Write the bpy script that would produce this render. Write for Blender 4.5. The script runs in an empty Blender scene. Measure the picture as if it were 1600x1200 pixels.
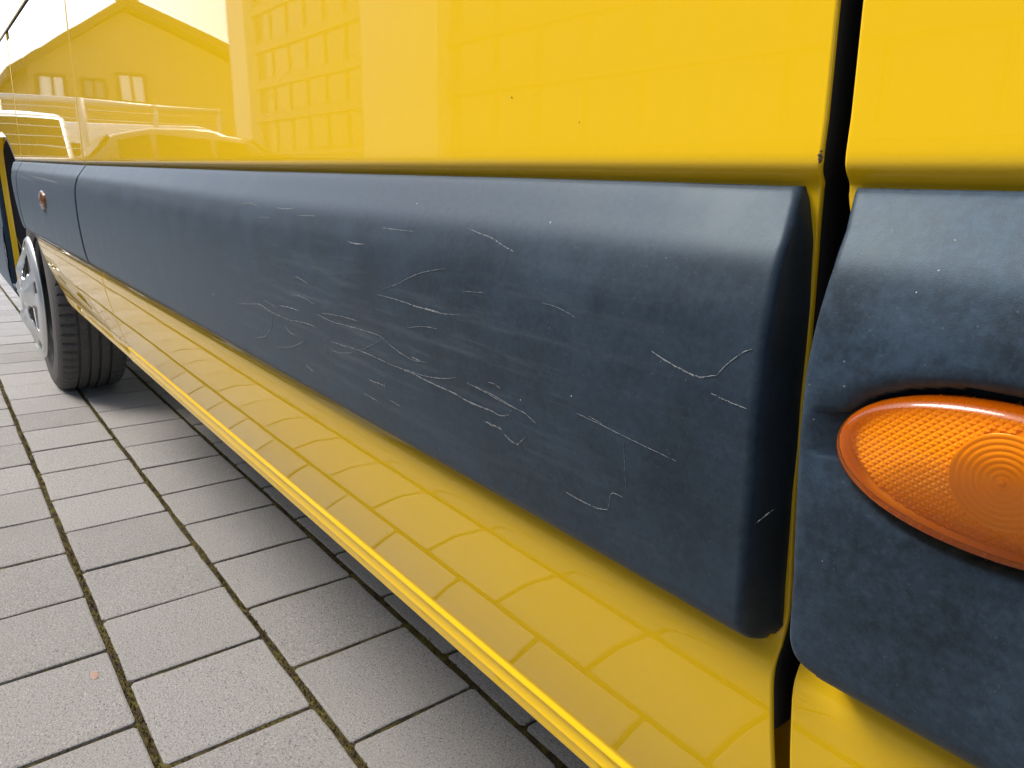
import bpy, bmesh, math, random
from mathutils import Vector, Matrix

rng = random.Random(7)
C = bpy.context.scene.collection
SC = bpy.context.scene
R_ = math.radians

# ---------------------------------------------------------------- camera
cam_d = bpy.data.cameras.new("camera")
cam = bpy.data.objects.new("camera", cam_d)
C.objects.link(cam)
SC.camera = cam
cam_d.sensor_width = 36.0
cam_d.lens = 25.72
cam_d.clip_start = 0.01
cam_d.clip_end = 2000
right = Vector((-0.6188863, -0.7847712, 0.0333751))
up = Vector((0.2218267, -0.1338607, 0.9658541))
fwd = Vector((0.7535069, -0.6051574, -0.2569278))
m = Matrix((right, up, -fwd)).transposed().to_4x4()
m.translation = Vector((0, 0, 0.8))
cam.matrix_world = m

# ---------------------------------------------------------------- sky, sun, exposure
world = bpy.data.worlds.new("World")
SC.world = world
world.use_nodes = True
wn = world.node_tree
wn.nodes.clear()
SUN_EL, SUN_AZ = 52.0, 40.0          # azimuth from +x (along the van) towards +y (away from the van)
sky = wn.nodes.new("ShaderNodeTexSky")
sky.sky_type = 'NISHITA'
sky.sun_disc = False
sky.sun_elevation = R_(SUN_EL)
sky.sun_rotation = R_(90 - SUN_AZ)
sky.air_density = 1.0
sky.dust_density = 2.4
sky.ozone_density = 1.0
hsv = wn.nodes.new("ShaderNodeHueSaturation")
hsv.inputs["Saturation"].default_value = 0.9
bg = wn.nodes.new("ShaderNodeBackground")
bg.inputs["Strength"].default_value = 0.15
wo = wn.nodes.new("ShaderNodeOutputWorld")
wn.links.new(sky.outputs[0], hsv.inputs["Color"])
wn.links.new(hsv.outputs[0], bg.inputs[0])
wn.links.new(bg.outputs[0], wo.inputs[0])

sun_d = bpy.data.lights.new("sun", 'SUN')
sun_d.energy = 1.5
sun_d.angle = R_(24)
sun_d.color = (1.0, 0.96, 0.9)
sun = bpy.data.objects.new("sun", sun_d)
C.objects.link(sun)
sd = Vector((math.cos(R_(SUN_EL)) * math.cos(R_(SUN_AZ)), math.cos(R_(SUN_EL)) * math.sin(R_(SUN_AZ)), math.sin(R_(SUN_EL))))
sun.rotation_euler = sd.to_track_quat('Z', 'Y').to_euler()
sun.location = sd * 60

SC.view_settings.view_transform = 'Standard'
SC.view_settings.look = 'None'
SC.view_settings.gamma = 1.0
SC.view_settings.exposure = 1.36
SC.view_settings.use_curve_mapping = False
SC.cycles.max_bounces = 10
SC.cycles.transparent_max_bounces = 12
SC.cycles.use_denoising = True

# ---------------------------------------------------------------- material helpers
class NT:
    def __init__(s, name):
        s.m = bpy.data.materials.new(name)
        s.m.use_nodes = True
        s.t = s.m.node_tree
        s.t.nodes.clear()
        s.out = s.t.nodes.new("ShaderNodeOutputMaterial")
        s.p = s.t.nodes.new("ShaderNodeBsdfPrincipled")
        s.t.links.new(s.p.outputs[0], s.out.inputs[0])
    def n(s, typ, **kw):
        nd = s.t.nodes.new(typ)
        for k, v in kw.items():
            if k.startswith("i_"):
                key = k[2:]
                key = int(key) if key.isdigit() else key
                nd.inputs[key].default_value = v
            else:
                setattr(nd, k, v)
        return nd
    def l(s, a, b):
        s.t.links.new(a, b)
    def pos(s):
        return s.n("ShaderNodeNewGeometry").outputs["Position"]
    def noise(s, scale, detail=4, rough=0.55, vec=None, dist=0.0):
        nd = s.n("ShaderNodeTexNoise", i_Scale=scale, i_Detail=detail, i_Roughness=rough, i_Distortion=dist)
        s.l(vec if vec is not None else s.pos(), nd.inputs["Vector"])
        return nd.outputs["Fac"]
    def ramp(s, fac, stops):
        nd = s.n("ShaderNodeValToRGB")
        e = nd.color_ramp.elements
        while len(e) < len(stops):
            e.new(0.5)
        for el, (ps, c) in zip(e, stops):
            el.position = ps
            el.color = (c, c, c, 1) if isinstance(c, (int, float)) else (*c, 1)
        s.l(fac, nd.inputs[0])
        return nd.outputs[0]
    def mix(s, fac, a, b, blend='MIX'):
        nd = s.n("ShaderNodeMix", data_type='RGBA', blend_type=blend)
        for sock, v in ((nd.inputs[0], fac), (nd.inputs[6], a), (nd.inputs[7], b)):
            if isinstance(v, (int, float)):
                sock.default_value = v
            elif isinstance(v, tuple):
                sock.default_value = (*v, 1)
            else:
                s.l(v, sock)
        return nd.outputs[2]
    def math(s, op, a, b=0.0):
        nd = s.n("ShaderNodeMath", operation=op)
        for i, v in enumerate((a, b)):
            if isinstance(v, (int, float)):
                nd.inputs[i].default_value = v
            else:
                s.l(v, nd.inputs[i])
        return nd.outputs[0]
    def bump(s, h, strength, dist=0.001, normal=None):
        nd = s.n("ShaderNodeBump", i_Strength=strength, i_Distance=dist)
        s.l(h, nd.inputs["Height"])
        if normal is not None:
            s.l(normal, nd.inputs["Normal"])
        return nd.outputs[0]
    def set(s, key, v):
        sock = s.p.inputs[key]
        if isinstance(v, (int, float)):
            sock.default_value = v
        elif isinstance(v, tuple):
            sock.default_value = (*v, 1) if len(v) == 3 else v
        else:
            s.l(v, sock)

def plain(name, col, rough=0.5, metal=0.0, coat=0.0, var=0.0, scale=20.0):
    n = NT(name)
    if var:
        f = n.noise(scale)
        n.set("Base Color", n.mix(f, tuple(c * (1 - var) for c in col), tuple(min(1, c * (1 + var)) for c in col)))
    else:
        n.set("Base Color", col)
    n.set("Roughness", rough)
    n.set("Metallic", metal)
    if coat:
        n.set("Coat Weight", coat)
        n.set("Coat Roughness", 0.03)
    return n.m

def mat_paint():
    n = NT("yellow_paint")
    base = (0.79, 0.49, 0.008)
    v = n.n("ShaderNodeTexVoronoi", i_Scale=95.0)
    n.l(n.pos(), v.inputs["Vector"])
    rare = n.n("ShaderNodeSeparateColor")
    n.l(v.outputs["Color"], rare.inputs[0])
    spot = n.math('LESS_THAN', v.outputs["Distance"], n.math('MULTIPLY', n.math('SUBTRACT', rare.outputs[0], 0.90), 0.9))
    film = n.ramp(n.noise(9, 5), [(0.4, 0.0), (0.8, 0.05)])
    c = n.mix(film, base, (0.60, 0.44, 0.10))
    c = n.mix(n.math('MULTIPLY', spot, 0.55), c, (0.18, 0.10, 0.02))
    n.set("Base Color", c)
    n.set("Roughness", 0.45)
    n.set("Specular IOR Level", 0.0)
    n.set("Coat Weight", 1.0)
    n.set("Coat IOR", 1.47)
    n.set("Coat Roughness", n.ramp(n.noise(14, 4), [(0.35, 0.0), (0.85, 0.018)]))
    wav = n.noise(3.5, 0.0, 0.4)
    peel = n.noise(420.0, 1, 0.4)
    b1 = n.bump(wav, 0.05, 0.004)
    b2 = n.bump(peel, 0.005, 0.0006, b1)
    n.l(b2, n.p.inputs["Coat Normal"])
    return n.m

def mat_trim(name, fade, grain=1.0):
    n = NT(name)
    big = n.noise(22, 6, 0.65)
    fine = n.noise(240, 6, 0.75)
    patch = n.ramp(n.math('ADD', n.math('MULTIPLY', big, 0.6), n.math('MULTIPLY', fine, 0.5)), [(0.44, 0.0), (0.66, 1.0)])
    c = n.mix(n.math('MULTIPLY', patch, fade), (0.010, 0.015, 0.0215), (0.040, 0.066, 0.098))
    tc = n.n("ShaderNodeTexCoord")
    mp = n.n("ShaderNodeMapping")
    mp.inputs["Scale"].default_value = (7, 1, 95)
    mp.inputs["Rotation"].default_value = (0, 0.10, 0)
    n.l(tc.outputs["Object"], mp.inputs[0])
    st = n.noise(1.0, 6, 0.7, mp.outputs[0])
    sx = n.n("ShaderNodeSeparateXYZ")
    n.l(tc.outputs["Object"], sx.inputs[0])
    mx = n.math('ABSOLUTE', n.math('DIVIDE', n.math('ADD', sx.outputs[0], 0.70), 0.36))
    mz = n.math('ABSOLUTE', n.math('DIVIDE', n.math('SUBTRACT', sx.outputs[2], 0.695), 0.075))
    zone = n.math('MAXIMUM', n.math('SUBTRACT', 1.0, n.math('MAXIMUM', mx, mz)), 0.0)
    c = n.mix(n.math('MULTIPLY', n.ramp(st, [(0.50, 0.0), (0.68, 1.0)]), n.ramp(zone, [(0.0, 0.0), (0.7, 0.55)])), c, (0.075, 0.090, 0.105))
    c = n.mix(n.ramp(n.noise(900, 2, 0.6), [(0.66, 0.0), (0.78, 0.6)]), c, (0.08, 0.10, 0.13))
    v = n.n("ShaderNodeTexVoronoi", i_Scale=330.0)
    n.l(n.pos(), v.inputs["Vector"])
    rare = n.n("ShaderNodeSeparateColor")
    n.l(v.outputs["Color"], rare.inputs[0])
    spk = n.math('LESS_THAN', v.outputs["Distance"], n.math('MULTIPLY', n.math('SUBTRACT', rare.outputs[1], 0.965), 4.0))
    c = n.mix(n.math('MULTIPLY', spk, 0.5), c, (0.26, 0.28, 0.30))
    n.set("Base Color", c)
    n.set("Roughness", n.ramp(big, [(0.3, 0.43), (0.7, 0.52)]))
    n.set("Specular IOR Level", 0.29)
    n.set("Specular Tint", (0.66, 0.86, 1.0))
    n.set("Sheen Weight", 0.07)
    n.set("Sheen Roughness", 0.45)
    n.set("Sheen Tint", (0.62, 0.82, 1.0))
    g = n.n("ShaderNodeTexVoronoi", i_Scale=2300.0)
    n.l(n.pos(), g.inputs["Vector"])
    n.l(n.bump(g.outputs["Distance"], 0.07 * grain, 0.0004), n.p.inputs["Normal"])
    return n.m

def mat_stone():
    n = NT("concrete_stone")
    oi = n.n("ShaderNodeObjectInfo")
    tone = n.ramp(oi.outputs["Random"], [(0.0, (0.225, 0.213, 0.192)), (0.5, (0.282, 0.267, 0.241)), (1.0, (0.33, 0.314, 0.286))])
    cl = n.noise(6.0, 4, 0.6)
    c = n.mix(n.ramp(cl, [(0.3, 0.0), (0.75, 0.5)]), tone, (0.34, 0.31, 0.28))
    gr = n.noise(260, 4, 0.8)
    c = n.mix(n.ramp(gr, [(0.34, 1.0), (0.48, 0.0)]), c, (0.085, 0.083, 0.08))
    gr2 = n.noise(420, 2, 0.7)
    c = n.mix(n.ramp(gr2, [(0.57, 0.0), (0.68, 0.85)]), c, (0.56, 0.54, 0.52))
    tn = n.noise(210, 2, 0.7)
    c = n.mix(n.ramp(tn, [(0.64, 0.0), (0.72, 0.5)]), c, (0.36, 0.24, 0.15))
    n.set("Base Color", c)
    n.set("Roughness", 0.82)
    n.set("Specular IOR Level", 0.4)
    h = n.math('ADD', gr, n.math('MULTIPLY', n.noise(900, 3, 0.8), 0.5))
    n.l(n.bump(h, 1.0, 0.0035), n.p.inputs["Normal"])
    return n.m

def mat_moss(name, green):
    n = NT(name)
    a = n.noise(38, 5, 0.65)
    f = n.noise(500, 3, 0.7)
    soil = n.mix(f, (0.020, 0.014, 0.011), (0.080, 0.055, 0.038))
    gm = n.mix(f, (0.05, 0.045, 0.012), (0.18, 0.145, 0.04))
    n.set("Base Color", n.mix(n.ramp(a, [(0.40 - green, 0.0), (0.62 - green, 1.0)]), soil, gm))
    n.set("Roughness", 0.95)
    n.set("Specular IOR Level", 0.1)
    n.l(n.bump(f, 1.0, 0.004), n.p.inputs["Normal"])
    return n.m

def mat_tyre():
    n = NT("tyre_rubber")
    f = n.noise(120, 4, 0.7)
    n.set("Base Color", n.mix(f, (0.038, 0.036, 0.035), (0.12, 0.113, 0.104)))
    n.set("Roughness", 0.75)
    n.l(n.bump(n.noise(700, 2), 0.3, 0.001), n.p.inputs["Normal"])
    return n.m

def mat_lens():
    n = NT("amber_lens")
    n.t.nodes.remove(n.p)
    tr = n.n("ShaderNodeBsdfTransparent")
    tr.inputs[0].default_value = (1.0, 0.93, 0.55, 1)
    gl = n.n("ShaderNodeBsdfGlossy", i_Roughness=0.06)
    df = n.n("ShaderNodeBsdfPrincipled")
    df.inputs["Base Color"].default_value = (1.0, 0.235, 0.0, 1)
    df.inputs["Roughness"].default_value = 0.25
    lw = n.n("ShaderNodeFresnel", i_IOR=1.45)
    m0 = n.n("ShaderNodeMixShader")
    m0.inputs[0].default_value = 0.16
    n.l(tr.outputs[0], m0.inputs[1]); n.l(df.outputs[0], m0.inputs[2])
    m1 = n.n("ShaderNodeMixShader")
    n.l(lw.outputs[0], m1.inputs[0])
    n.l(m0.outputs[0], m1.inputs[1]); n.l(gl.outputs[0], m1.inputs[2])
    n.l(m1.outputs[0], n.out.inputs[0])
    return n.m

def mat_glass(name, tint=(0.02, 0.025, 0.03)):
    n = NT(name)
    n.set("Base Color", tint)
    n.set("Roughness", 0.04)
    n.set("Specular IOR Level", 0.7)
    n.set("Coat Weight", 0.6)
    return n.m

def mat_far_ground():
    n = NT("distant_paving")
    b = n.n("ShaderNodeTexBrick", i_Scale=1.0, offset=0.5)
    b.inputs["Color1"].default_value = (0.30, 0.29, 0.28, 1)
    b.inputs["Color2"].default_value = (0.34, 0.33, 0.31, 1)
    b.inputs["Mortar"].default_value = (0.06, 0.05, 0.035, 1)
    b.inputs["Mortar Size"].default_value = 0.006
    b.inputs["Brick Width"].default_value = 0.2156
    b.inputs["Row Height"].default_value = 0.2303
    n.l(n.pos(), b.inputs["Vector"])
    f = n.noise(3, 5)
    n.set("Base Color", n.mix(n.math('MULTIPLY', f, 0.5), b.outputs[0], (0.24, 0.23, 0.22)))
    n.set("Roughness", 0.85)
    return n.m

PAINT = mat_paint()
TRIM = mat_trim("black_plastic", 0.35)
TRIM_W = mat_trim("faded_black_plastic", 0.62, 1.2)
STONE = mat_stone()
SOIL = mat_moss("joint_soil", 0.0)
MOSS = mat_moss("moss_green", 0.07)
TYRE = mat_tyre()
LENS = mat_lens()
BLACK = plain("black_rubber", (0.006, 0.006, 0.006), 0.8)
DARK = plain("dark_cavity", (0.012, 0.012, 0.016), 0.9)
LINER = plain("wheel_liner_plastic", (0.02, 0.02, 0.03), 0.7)
SILVER = plain("silver_plastic", (0.62, 0.63, 0.62), 0.28, 0.65, 0.4)
STEEL = plain("black_steel", (0.02, 0.02, 0.02), 0.5)
PLATE = plain("amber_prism", (1.0, 0.40, 0.004), 0.3, 0.0, 1.0)
def mat_scratch():
    n = NT("scratched_plastic")
    n.set("Base Color", n.mix(n.noise(500, 3), (0.12, 0.13, 0.135), (0.27, 0.285, 0.285)))
    n.set("Roughness", 0.8)
    n.set("Alpha", n.ramp(n.noise(420, 4, 0.7), [(0.33, 0.0), (0.50, 0.88)]))
    return n.m
SCRATCH = mat_scratch()
GRIT = plain("pale_grit", (0.42, 0.43, 0.43), 0.8)
CHIP = plain("rusty_chip", (0.05, 0.03, 0.02), 0.9)
GLASS = mat_glass("window_glass")

# ---------------------------------------------------------------- object helpers
def mesh(name, verts, faces, smooth=True):
    me = bpy.data.meshes.new(name)
    me.from_pydata([tuple(v) for v in verts], [], faces)
    me.update()
    if smooth:
        me.polygons.foreach_set("use_smooth", [True] * len(me.polygons))
    return me

def link(name, me, mat=None, parent=None):
    o = bpy.data.objects.new(name, me)
    C.objects.link(o)
    if mat is not None and me is not None:
        if not me.materials:
            me.materials.append(mat)
    if parent is not None:
        o.parent = parent
    return o

def obj(name, vf, mat, parent=None, smooth=True, fix=True):
    v, f = vf
    me = mesh(name, v, f, smooth)
    if fix:
        bm = bmesh.new(); bm.from_mesh(me)
        bmesh.ops.recalc_face_normals(bm, faces=bm.faces)
        bm.to_mesh(me); bm.free()
    return link(name, me, mat, parent)

def thing(name, label, cat, loc=(0, 0, 0), rz=0.0, group=None):
    o = bpy.data.objects.new(name, None)
    C.objects.link(o)
    o.location = loc
    o.rotation_euler = (0, 0, rz)
    o["label"] = label
    o["category"] = cat
    if group:
        o["group"] = group
    return o

def join(*parts):
    V, F = [], []
    for v, f in parts:
        k = len(V)
        V += list(v)
        F += [tuple(i + k for i in q) for q in f]
    return V, F

def box(x0, x1, y0, y1, z0, z1):
    v = [(x, y, z) for x in (x0, x1) for y in (y0, y1) for z in (z0, z1)]
    f = [(0, 1, 3, 2), (4, 6, 7, 5), (0, 4, 5, 1), (2, 3, 7, 6), (0, 2, 6, 4), (1, 5, 7, 3)]
    return v, f

def tube(pts, r, n=8):
    V, F = [], []
    P = [Vector(p) for p in pts]
    for i, p in enumerate(P):
        d = (P[min(i + 1, len(P) - 1)] - P[max(i - 1, 0)]).normalized()
        a = d.cross(Vector((0, 0, 1)))
        if a.length < 1e-3:
            a = d.cross(Vector((0, 1, 0)))
        a.normalize(); b = d.cross(a)
        for k in range(n):
            t = 2 * math.pi * k / n
            V.append(p + (a * math.cos(t) + b * math.sin(t)) * r)
    for i in range(len(P) - 1):
        for k in range(n):
            F.append((i * n + k, i * n + (k + 1) % n, (i + 1) * n + (k + 1) % n, (i + 1) * n + k))
    F.append(tuple(range(n - 1, -1, -1)))
    F.append(tuple((len(P) - 1) * n + k for k in range(n)))
    return V, F

def grid(rows):
    """rows: list of equally long point lists -> quads"""
    n = len(rows[0])
    V = [p for r in rows for p in r]
    F = [(i * n + j, i * n + j + 1, (i + 1) * n + j + 1, (i + 1) * n + j) for i in range(len(rows) - 1) for j in range(n - 1)]
    return V, F

def lerp(x, xs, ys):
    if x <= xs[0]:
        return ys[0]
    for i in range(len(xs) - 1):
        if x <= xs[i + 1]:
            t = (x - xs[i]) / (xs[i + 1] - xs[i])
            return ys[i] + t * (ys[i + 1] - ys[i])
    return ys[-1]

def catmull(pts, sub):
    out = []
    n = len(pts)
    for i in range(n - 1):
        p0, p1, p2, p3 = pts[max(i - 1, 0)], pts[i], pts[i + 1], pts[min(i + 2, n - 1)]
        for s in range(sub):
            t = s / sub
            out.append(tuple(0.5 * (2 * b + (c - a) * t + (2 * a - 5 * b + 4 * c - d) * t * t + (3 * b - a - 3 * c + d) * t ** 3)
                             for a, b, c, d in zip(p0, p1, p2, p3)))
    out.append(tuple(pts[-1]))
    return out

# ================================================================ ground
ground_me = mesh("ground", [(-150, -150, -0.035), (250, -150, -0.035), (250, 150, -0.035), (-150, 150, -0.035)], [(0, 1, 2, 3)], False)
ground = link("ground", ground_me, mat_far_ground())
ground["kind"] = "structure"

# pavement: rows run along the van, stones are staggered from row to row
pave_me = mesh("pavement", [(-4, -4.2, -0.0036), (30, -4.2, -0.0036), (30, 9, -0.0036), (-4, 9, -0.0036)], [(0, 1, 2, 3)], False)
pavement = link("pavement", pave_me, SOIL)
pavement["kind"] = "structure"

PX, PY = 0.2157, 0.2302
ROW0 = -0.1614                        # a joint line between two rows
MEAS = {-1: [1.071, 1.296, 1.511, 1.730, 1.945, 2.162, 2.367, 2.573],
        0: [0.957, 1.182, 1.399, 1.617, 1.836, 2.052, 2.266, 2.472, 2.690, 2.899, 3.114, 3.328],
        1: [0.845, 1.065, 1.287, 1.504, 1.725, 1.940, 2.157, 2.370, 2.583, 2.796, 3.013],
        2: [0.722, 0.944, 1.176, 1.394, 1.615, 1.843, 2.056]}

def stone_mesh(k):
    r = random.Random(100 + k)
    hx, hy = 0.1046, 0.1091
    per = []
    cr = 0.005
    for sx, sy in ((1, 1), (-1, 1), (-1, -1), (1, -1)):
        a = (sx * hx, sy * (hy - cr)) if sx * sy > 0 else (sx * (hx - cr), sy * hy)
        b = (sx * (hx - cr), sy * hy) if sx * sy > 0 else (sx * hx, sy * (hy - cr))
        per += [a, b]
    full = []
    for i in range(8):
        a, b = per[i], per[(i + 1) % 8]
        full.append(a)
        if math.dist(a, b) > 0.05:
            for t in (0.33, 0.67):
                full.append((a[0] + (b[0] - a[0]) * t, a[1] + (b[1] - a[1]) * t))
    full = [(x + r.uniform(-.0013, .0013), y + r.uniform(-.0013, .0013)) for x, y in full]
    n = len(full)
    V = [(x * 0.968, y * 0.968, 0.0) for x, y in full]
    V += [(x * 0.992, y * 0.992, -0.0012) for x, y in full]
    V += [(x, y, -0.0045) for x, y in full]
    V += [(x, y, -0.03) for x, y in full]
    F = [tuple(range(n))]
    for lv in range(3):
        for i in range(n):
            j = (i + 1) % n
            F.append((lv * n + j, lv * n + i, (lv + 1) * n + i, (lv + 1) * n + j))
    F = [F[0]] + [tuple(reversed(q)) for q in F[1:]]
    return V, F

SM = []
for k in range(8):
    v, f = stone_mesh(k)
    me = mesh("paving_stone", v, f, False)
    bm = bmesh.new(); bm.from_mesh(me); bmesh.ops.recalc_face_normals(bm, faces=bm.faces); bm.to_mesh(me); bm.free()
    me.materials.append(STONE)
    SM.append(me)

stones = []
for row in range(-38, 17):
    yc = ROW0 - row * PY - PY / 2
    ms = MEAS.get(row)
    js = list(ms) if ms else [0.85 + ((row * 0.113) % PX) + rng.uniform(-.01, .01)]
    while js[0] > -3.5:
        js.insert(0, js[0] - PX)
    while js[-1] < 29:
        js.append(js[-1] + PX)
    for a, b in zip(js[:-1], js[1:]):
        stones.append(((a + b) / 2, yc, b - a))
def shown(s):
    x, y, _ = s
    d = Vector((x, y, -0.8))
    dep = d.dot(fwd)
    if dep < 0.05:
        return 1e3 + d.length
    u, v = d.dot(right) / dep * 1143, d.dot(up) / dep * 1143
    inside = -900 < u < 700 and -720 < v < 620 and y > -1.4
    return dep if inside else 200 + d.length
stones.sort(key=shown)
for i, (x, y, w) in enumerate(stones[:300]):
    o = bpy.data.objects.new("paving_stone", SM[rng.randrange(8)])
    C.objects.link(o)
    o.parent = pavement
    o.location = (x, y, rng.uniform(-0.0012, 0.0008))
    o.rotation_euler = (rng.uniform(-.004, .004), rng.uniform(-.004, .004), rng.uniform(-.006, .006) + (math.pi if rng.random() < .5 else 0))
    o.scale = (w / PX, 1 + rng.uniform(-.004, .004), 1)
SV, SF = [], []
for (x, y, w) in stones[300:]:
    k = len(SV)
    hx, hy, z = w / 2 - 0.0038, 0.1088, rng.uniform(-.0012, .0008)
    SV += [(x - hx, y - hy, z - .003), (x + hx, y - hy, z - .003), (x + hx, y + hy, z - .003), (x - hx, y + hy, z - .003),
           (x - hx + .004, y - hy + .004, z), (x + hx - .004, y - hy + .004, z), (x + hx - .004, y + hy - .004, z), (x - hx + .004, y + hy - .004, z)]
    SF += [(k + 4, k + 5, k + 6, k + 7)] + [(k + a, k + (a + 1) % 4, k + 4 + (a + 1) % 4, k + 4 + a) for a in range(4)]
rest = link("paving_stones", mesh("paving_stones", SV, SF, False), STONE, pavement)
rest["kind"] = "stuff"

# moss and grit standing in the joints near the camera
MV, MF = [], []
def tuft(x, y, r, h, g):
    k = len(MV)
    a0 = g.uniform(0, 6.28)
    for j in range(4):
        a = a0 + j * 1.57 + g.uniform(-.4, .4)
        MV.append((x + r * math.cos(a), y + r * math.sin(a), -0.0045))
    MV.append((x + g.uniform(-r, r) * .5, y + g.uniform(-r, r) * .5, -0.0040 + h))
    MF.extend([(k + j, k + (j + 1) % 4, k + 4) for j in range(4)])
g = random.Random(5)
for row in range(-4, 4):
    yj = ROW0 - row * PY
    x = 0.3
    while x < 5.5:
        dens = 0.0016 * (1 + x * 0.45)
        x += dens * g.uniform(.4, 1.6)
        wet = 0.5 + 0.5 * math.sin(x * 7 + row * 2) * math.sin(x * 2.3 + row)
        y = yj + g.gauss(0, 0.0032)
        tuft(x, y, g.uniform(.0012, .0036), g.uniform(.002, .0055) * (0.6 + 0.7 * wet), g)
for (x, y, w) in stones:
    if 0.3 < x < 4.5 and -0.95 < y < 0.75:
        xe = x + w / 2
        n = int(110 / (1 + x * 0.4))
        for _ in range(n):
            tuft(xe + g.gauss(0, .0018), y + g.uniform(-.108, .108), g.uniform(.001, .0026), g.uniform(.001, .0042), g)
moss = link("moss", mesh("moss", MV, MF, False), MOSS)
moss["kind"] = "stuff"
moss["label"] = "brown green moss and dirt growing in the joints between grey paving stones"

smear = obj("reddish_smear", ([(1.232 + .012 * math.cos(a) * (1 + .25 * math.sin(3 * a)), -0.126 + .006 * math.sin(a), .0012 + .0004 * math.cos(2 * a)) for a in [i * .5236 for i in range(12)]] + [(1.232, -.126, .0018)],
           [(i, (i + 1) % 12, 12) for i in range(12)]), plain("smear_brown", (0.29, 0.185, 0.14), 0.9))  # thin disc modelled in place of a reddish smear on the stone
smear["label"] = "tiny pinkish brown leaf mark on a grey paving stone"
smear["category"] = "smear"

# ================================================================ the van
# van frame: X forward along its side, Y outwards from the far side to the camera, Z up
VY = -0.0045
BASE = Vector((1.2, -1.22, 0))
van = thing("yellow_van", "yellow panel van with scratched black side trim parked on the grey paving", "van",
            Matrix.Rotation(VY, 3, 'Z') @ BASE, VY)
def vobj(name, vf, mat, parent=None, smooth=True, off=BASE):
    v, f = vf
    return obj(name, ([Vector(p) - off for p in v], f), mat, parent or van, smooth)

ROLL = [(0.0, 0.0022), (0.0, 0.0009), (0.0003, 0.0003), (0.0009, 0.0), (0.0014, 0.0), (0.004, 0.0)]
def panel(rows, xl, xr, nmid, roll_l=True, roll_r=True, ymin=None, roll=ROLL):
    """sheet of body panel: rows (y, z), left / right limits by height, edges rolled inwards"""
    out = []
    wedge = lambda x, z: z + (z_top(x) - .806) * lerp(z, [.70, .78, .85, 1.0], [0, 1, 1, 0])
    for y, z in rows:
        a, b = xl(z) if callable(xl) else xl, xr(z) if callable(xr) else xr
        cols = []
        lo = [(a + dx, d) for dx, d in roll] if roll_l else [(a, 0.0)]
        hi = [(b - dx, d) for dx, d in reversed(roll)] if roll_r else [(b, 0.0)]
        x0, x1 = lo[-1][0], hi[0][0]
        mid = [(x0 + (x1 - x0) * i / nmid, 0.0) for i in range(1, nmid)]
        for x, d in lo + mid + hi:
            yy = y - d
            if ymin is not None:
                yy = max(yy, min(ymin, y))
            cols.append((x, yy, wedge(x, z)))
        out.append(cols)
    return grid(out)

def z_top(X):
    return lerp(X, [-.6, .16, .33, .75, 1.74, 3.04, 4.3], [.801, .8050, .8065, .809, .818, .835, .852])
UPPER = catmull([(-.285, 1.60), (-.2665, 1.38), (-.2635, 1.22), (-.2625, 1.10), (-.2628, 1.0), (-.2635, .92), (-.2638, .87), (-.2640, .845)], 3)[:-1]
STEP = catmull([(-.2640, .845), (-.2640, .830), (-.2640, .8205), (-.2642, .8160), (-.2650, .8130), (-.2668, .8106), (-.2690, .8086), (-.2708, .8062), (-.2718, .800), (-.2735, .78)], 3)
MIDDLE = [(-.275, .74), (-.275, .68)]
LOWER = catmull([(-.2785, .634), (-.2805, .618), (-.2790, .606), (-.2760, .600), (-.2743, .594), (-.2744, .587), (-.2757, .578), (-.2794, .557), (-.2842, .535), (-.2891, .515), (-.2959, .490), (-.3028, .467), (-.3088, .4485)], 4)
BEAD = [(-.2996, .4455), (-.2997, .4438), (-.2992, .4428), (-.2986, .4418), (-.2981, .4406), (-.2980, .4396), (-.2984, .4386), (-.2991, .4376), (-.2997, .4362), (-.3001, .4330),
        (-.3006, .4262), (-.3003, .4253), (-.3003, .4249), (-.3008, .4242), (-.3012, .4180), (-.3016, .4150), (-.3026, .4134), (-.3044, .4132), (-.3064, .4145), (-.3090, .42), (-.3300, .445)]
BEAD = [(y - .0106, z) for y, z in BEAD[:-1]] + [(-.335, .445)]
CURL = catmull([(-.3113, .4450), (-.3140, .4300), (-.3160, .4180), (-.3180, .4090), (-.3210, .4050), (-.3240, .4070), (-.3250, .42), (-.335, .45)], 3)

FARROLL = [(0.0, 0.007), (0.0, 0.0042), (0.0006, 0.0022), (0.0020, 0.0007), (0.0040, 0.0001), (0.0060, 0.0), (0.0095, 0.0)]
def gap_l(z):
    return lerp(z, [.5, .532, .607, .64, .70, .79, .805, .815, .83, .868, 1.2, 1.6], [.147, .1465, .149, .148, .1515, .1553, .1552, .1530, .1530, .1545, .163, .17])
def gap_r(z):
    return lerp(z, [.5, .54, .61, .70, .785, .797, .803, .812, .83, .867, 1.2, 1.6], [.138, .138, .1385, .1388, .1398, .1434, .1446, .1440, .1440, .1455, .154, .162])
SEAM = 1.724
def fr_seam(z):
    return lerp(z, [.62, .84, 1.0, 1.3], [2.845, 2.845, 2.825, 2.80])
def arch_near(z):
    return lerp(z, [.405, .409, .417, .435, .46, .52, .61, .65, .75, .80, .84, .88, .905, .925],
                [2.50, 2.57, 2.63, 2.665, 2.69, 2.74, 2.81, 2.86, 2.965, 3.025, 3.10, 3.20, 3.28, 3.40])
def arch_far(z):
    return lerp(z, [.30, .36, .50, .65, .75, .84, .88, .905, .925], [3.60, 3.60, 3.62, 3.66, 3.69, 3.70, 3.69, 3.62, 3.45])

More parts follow.
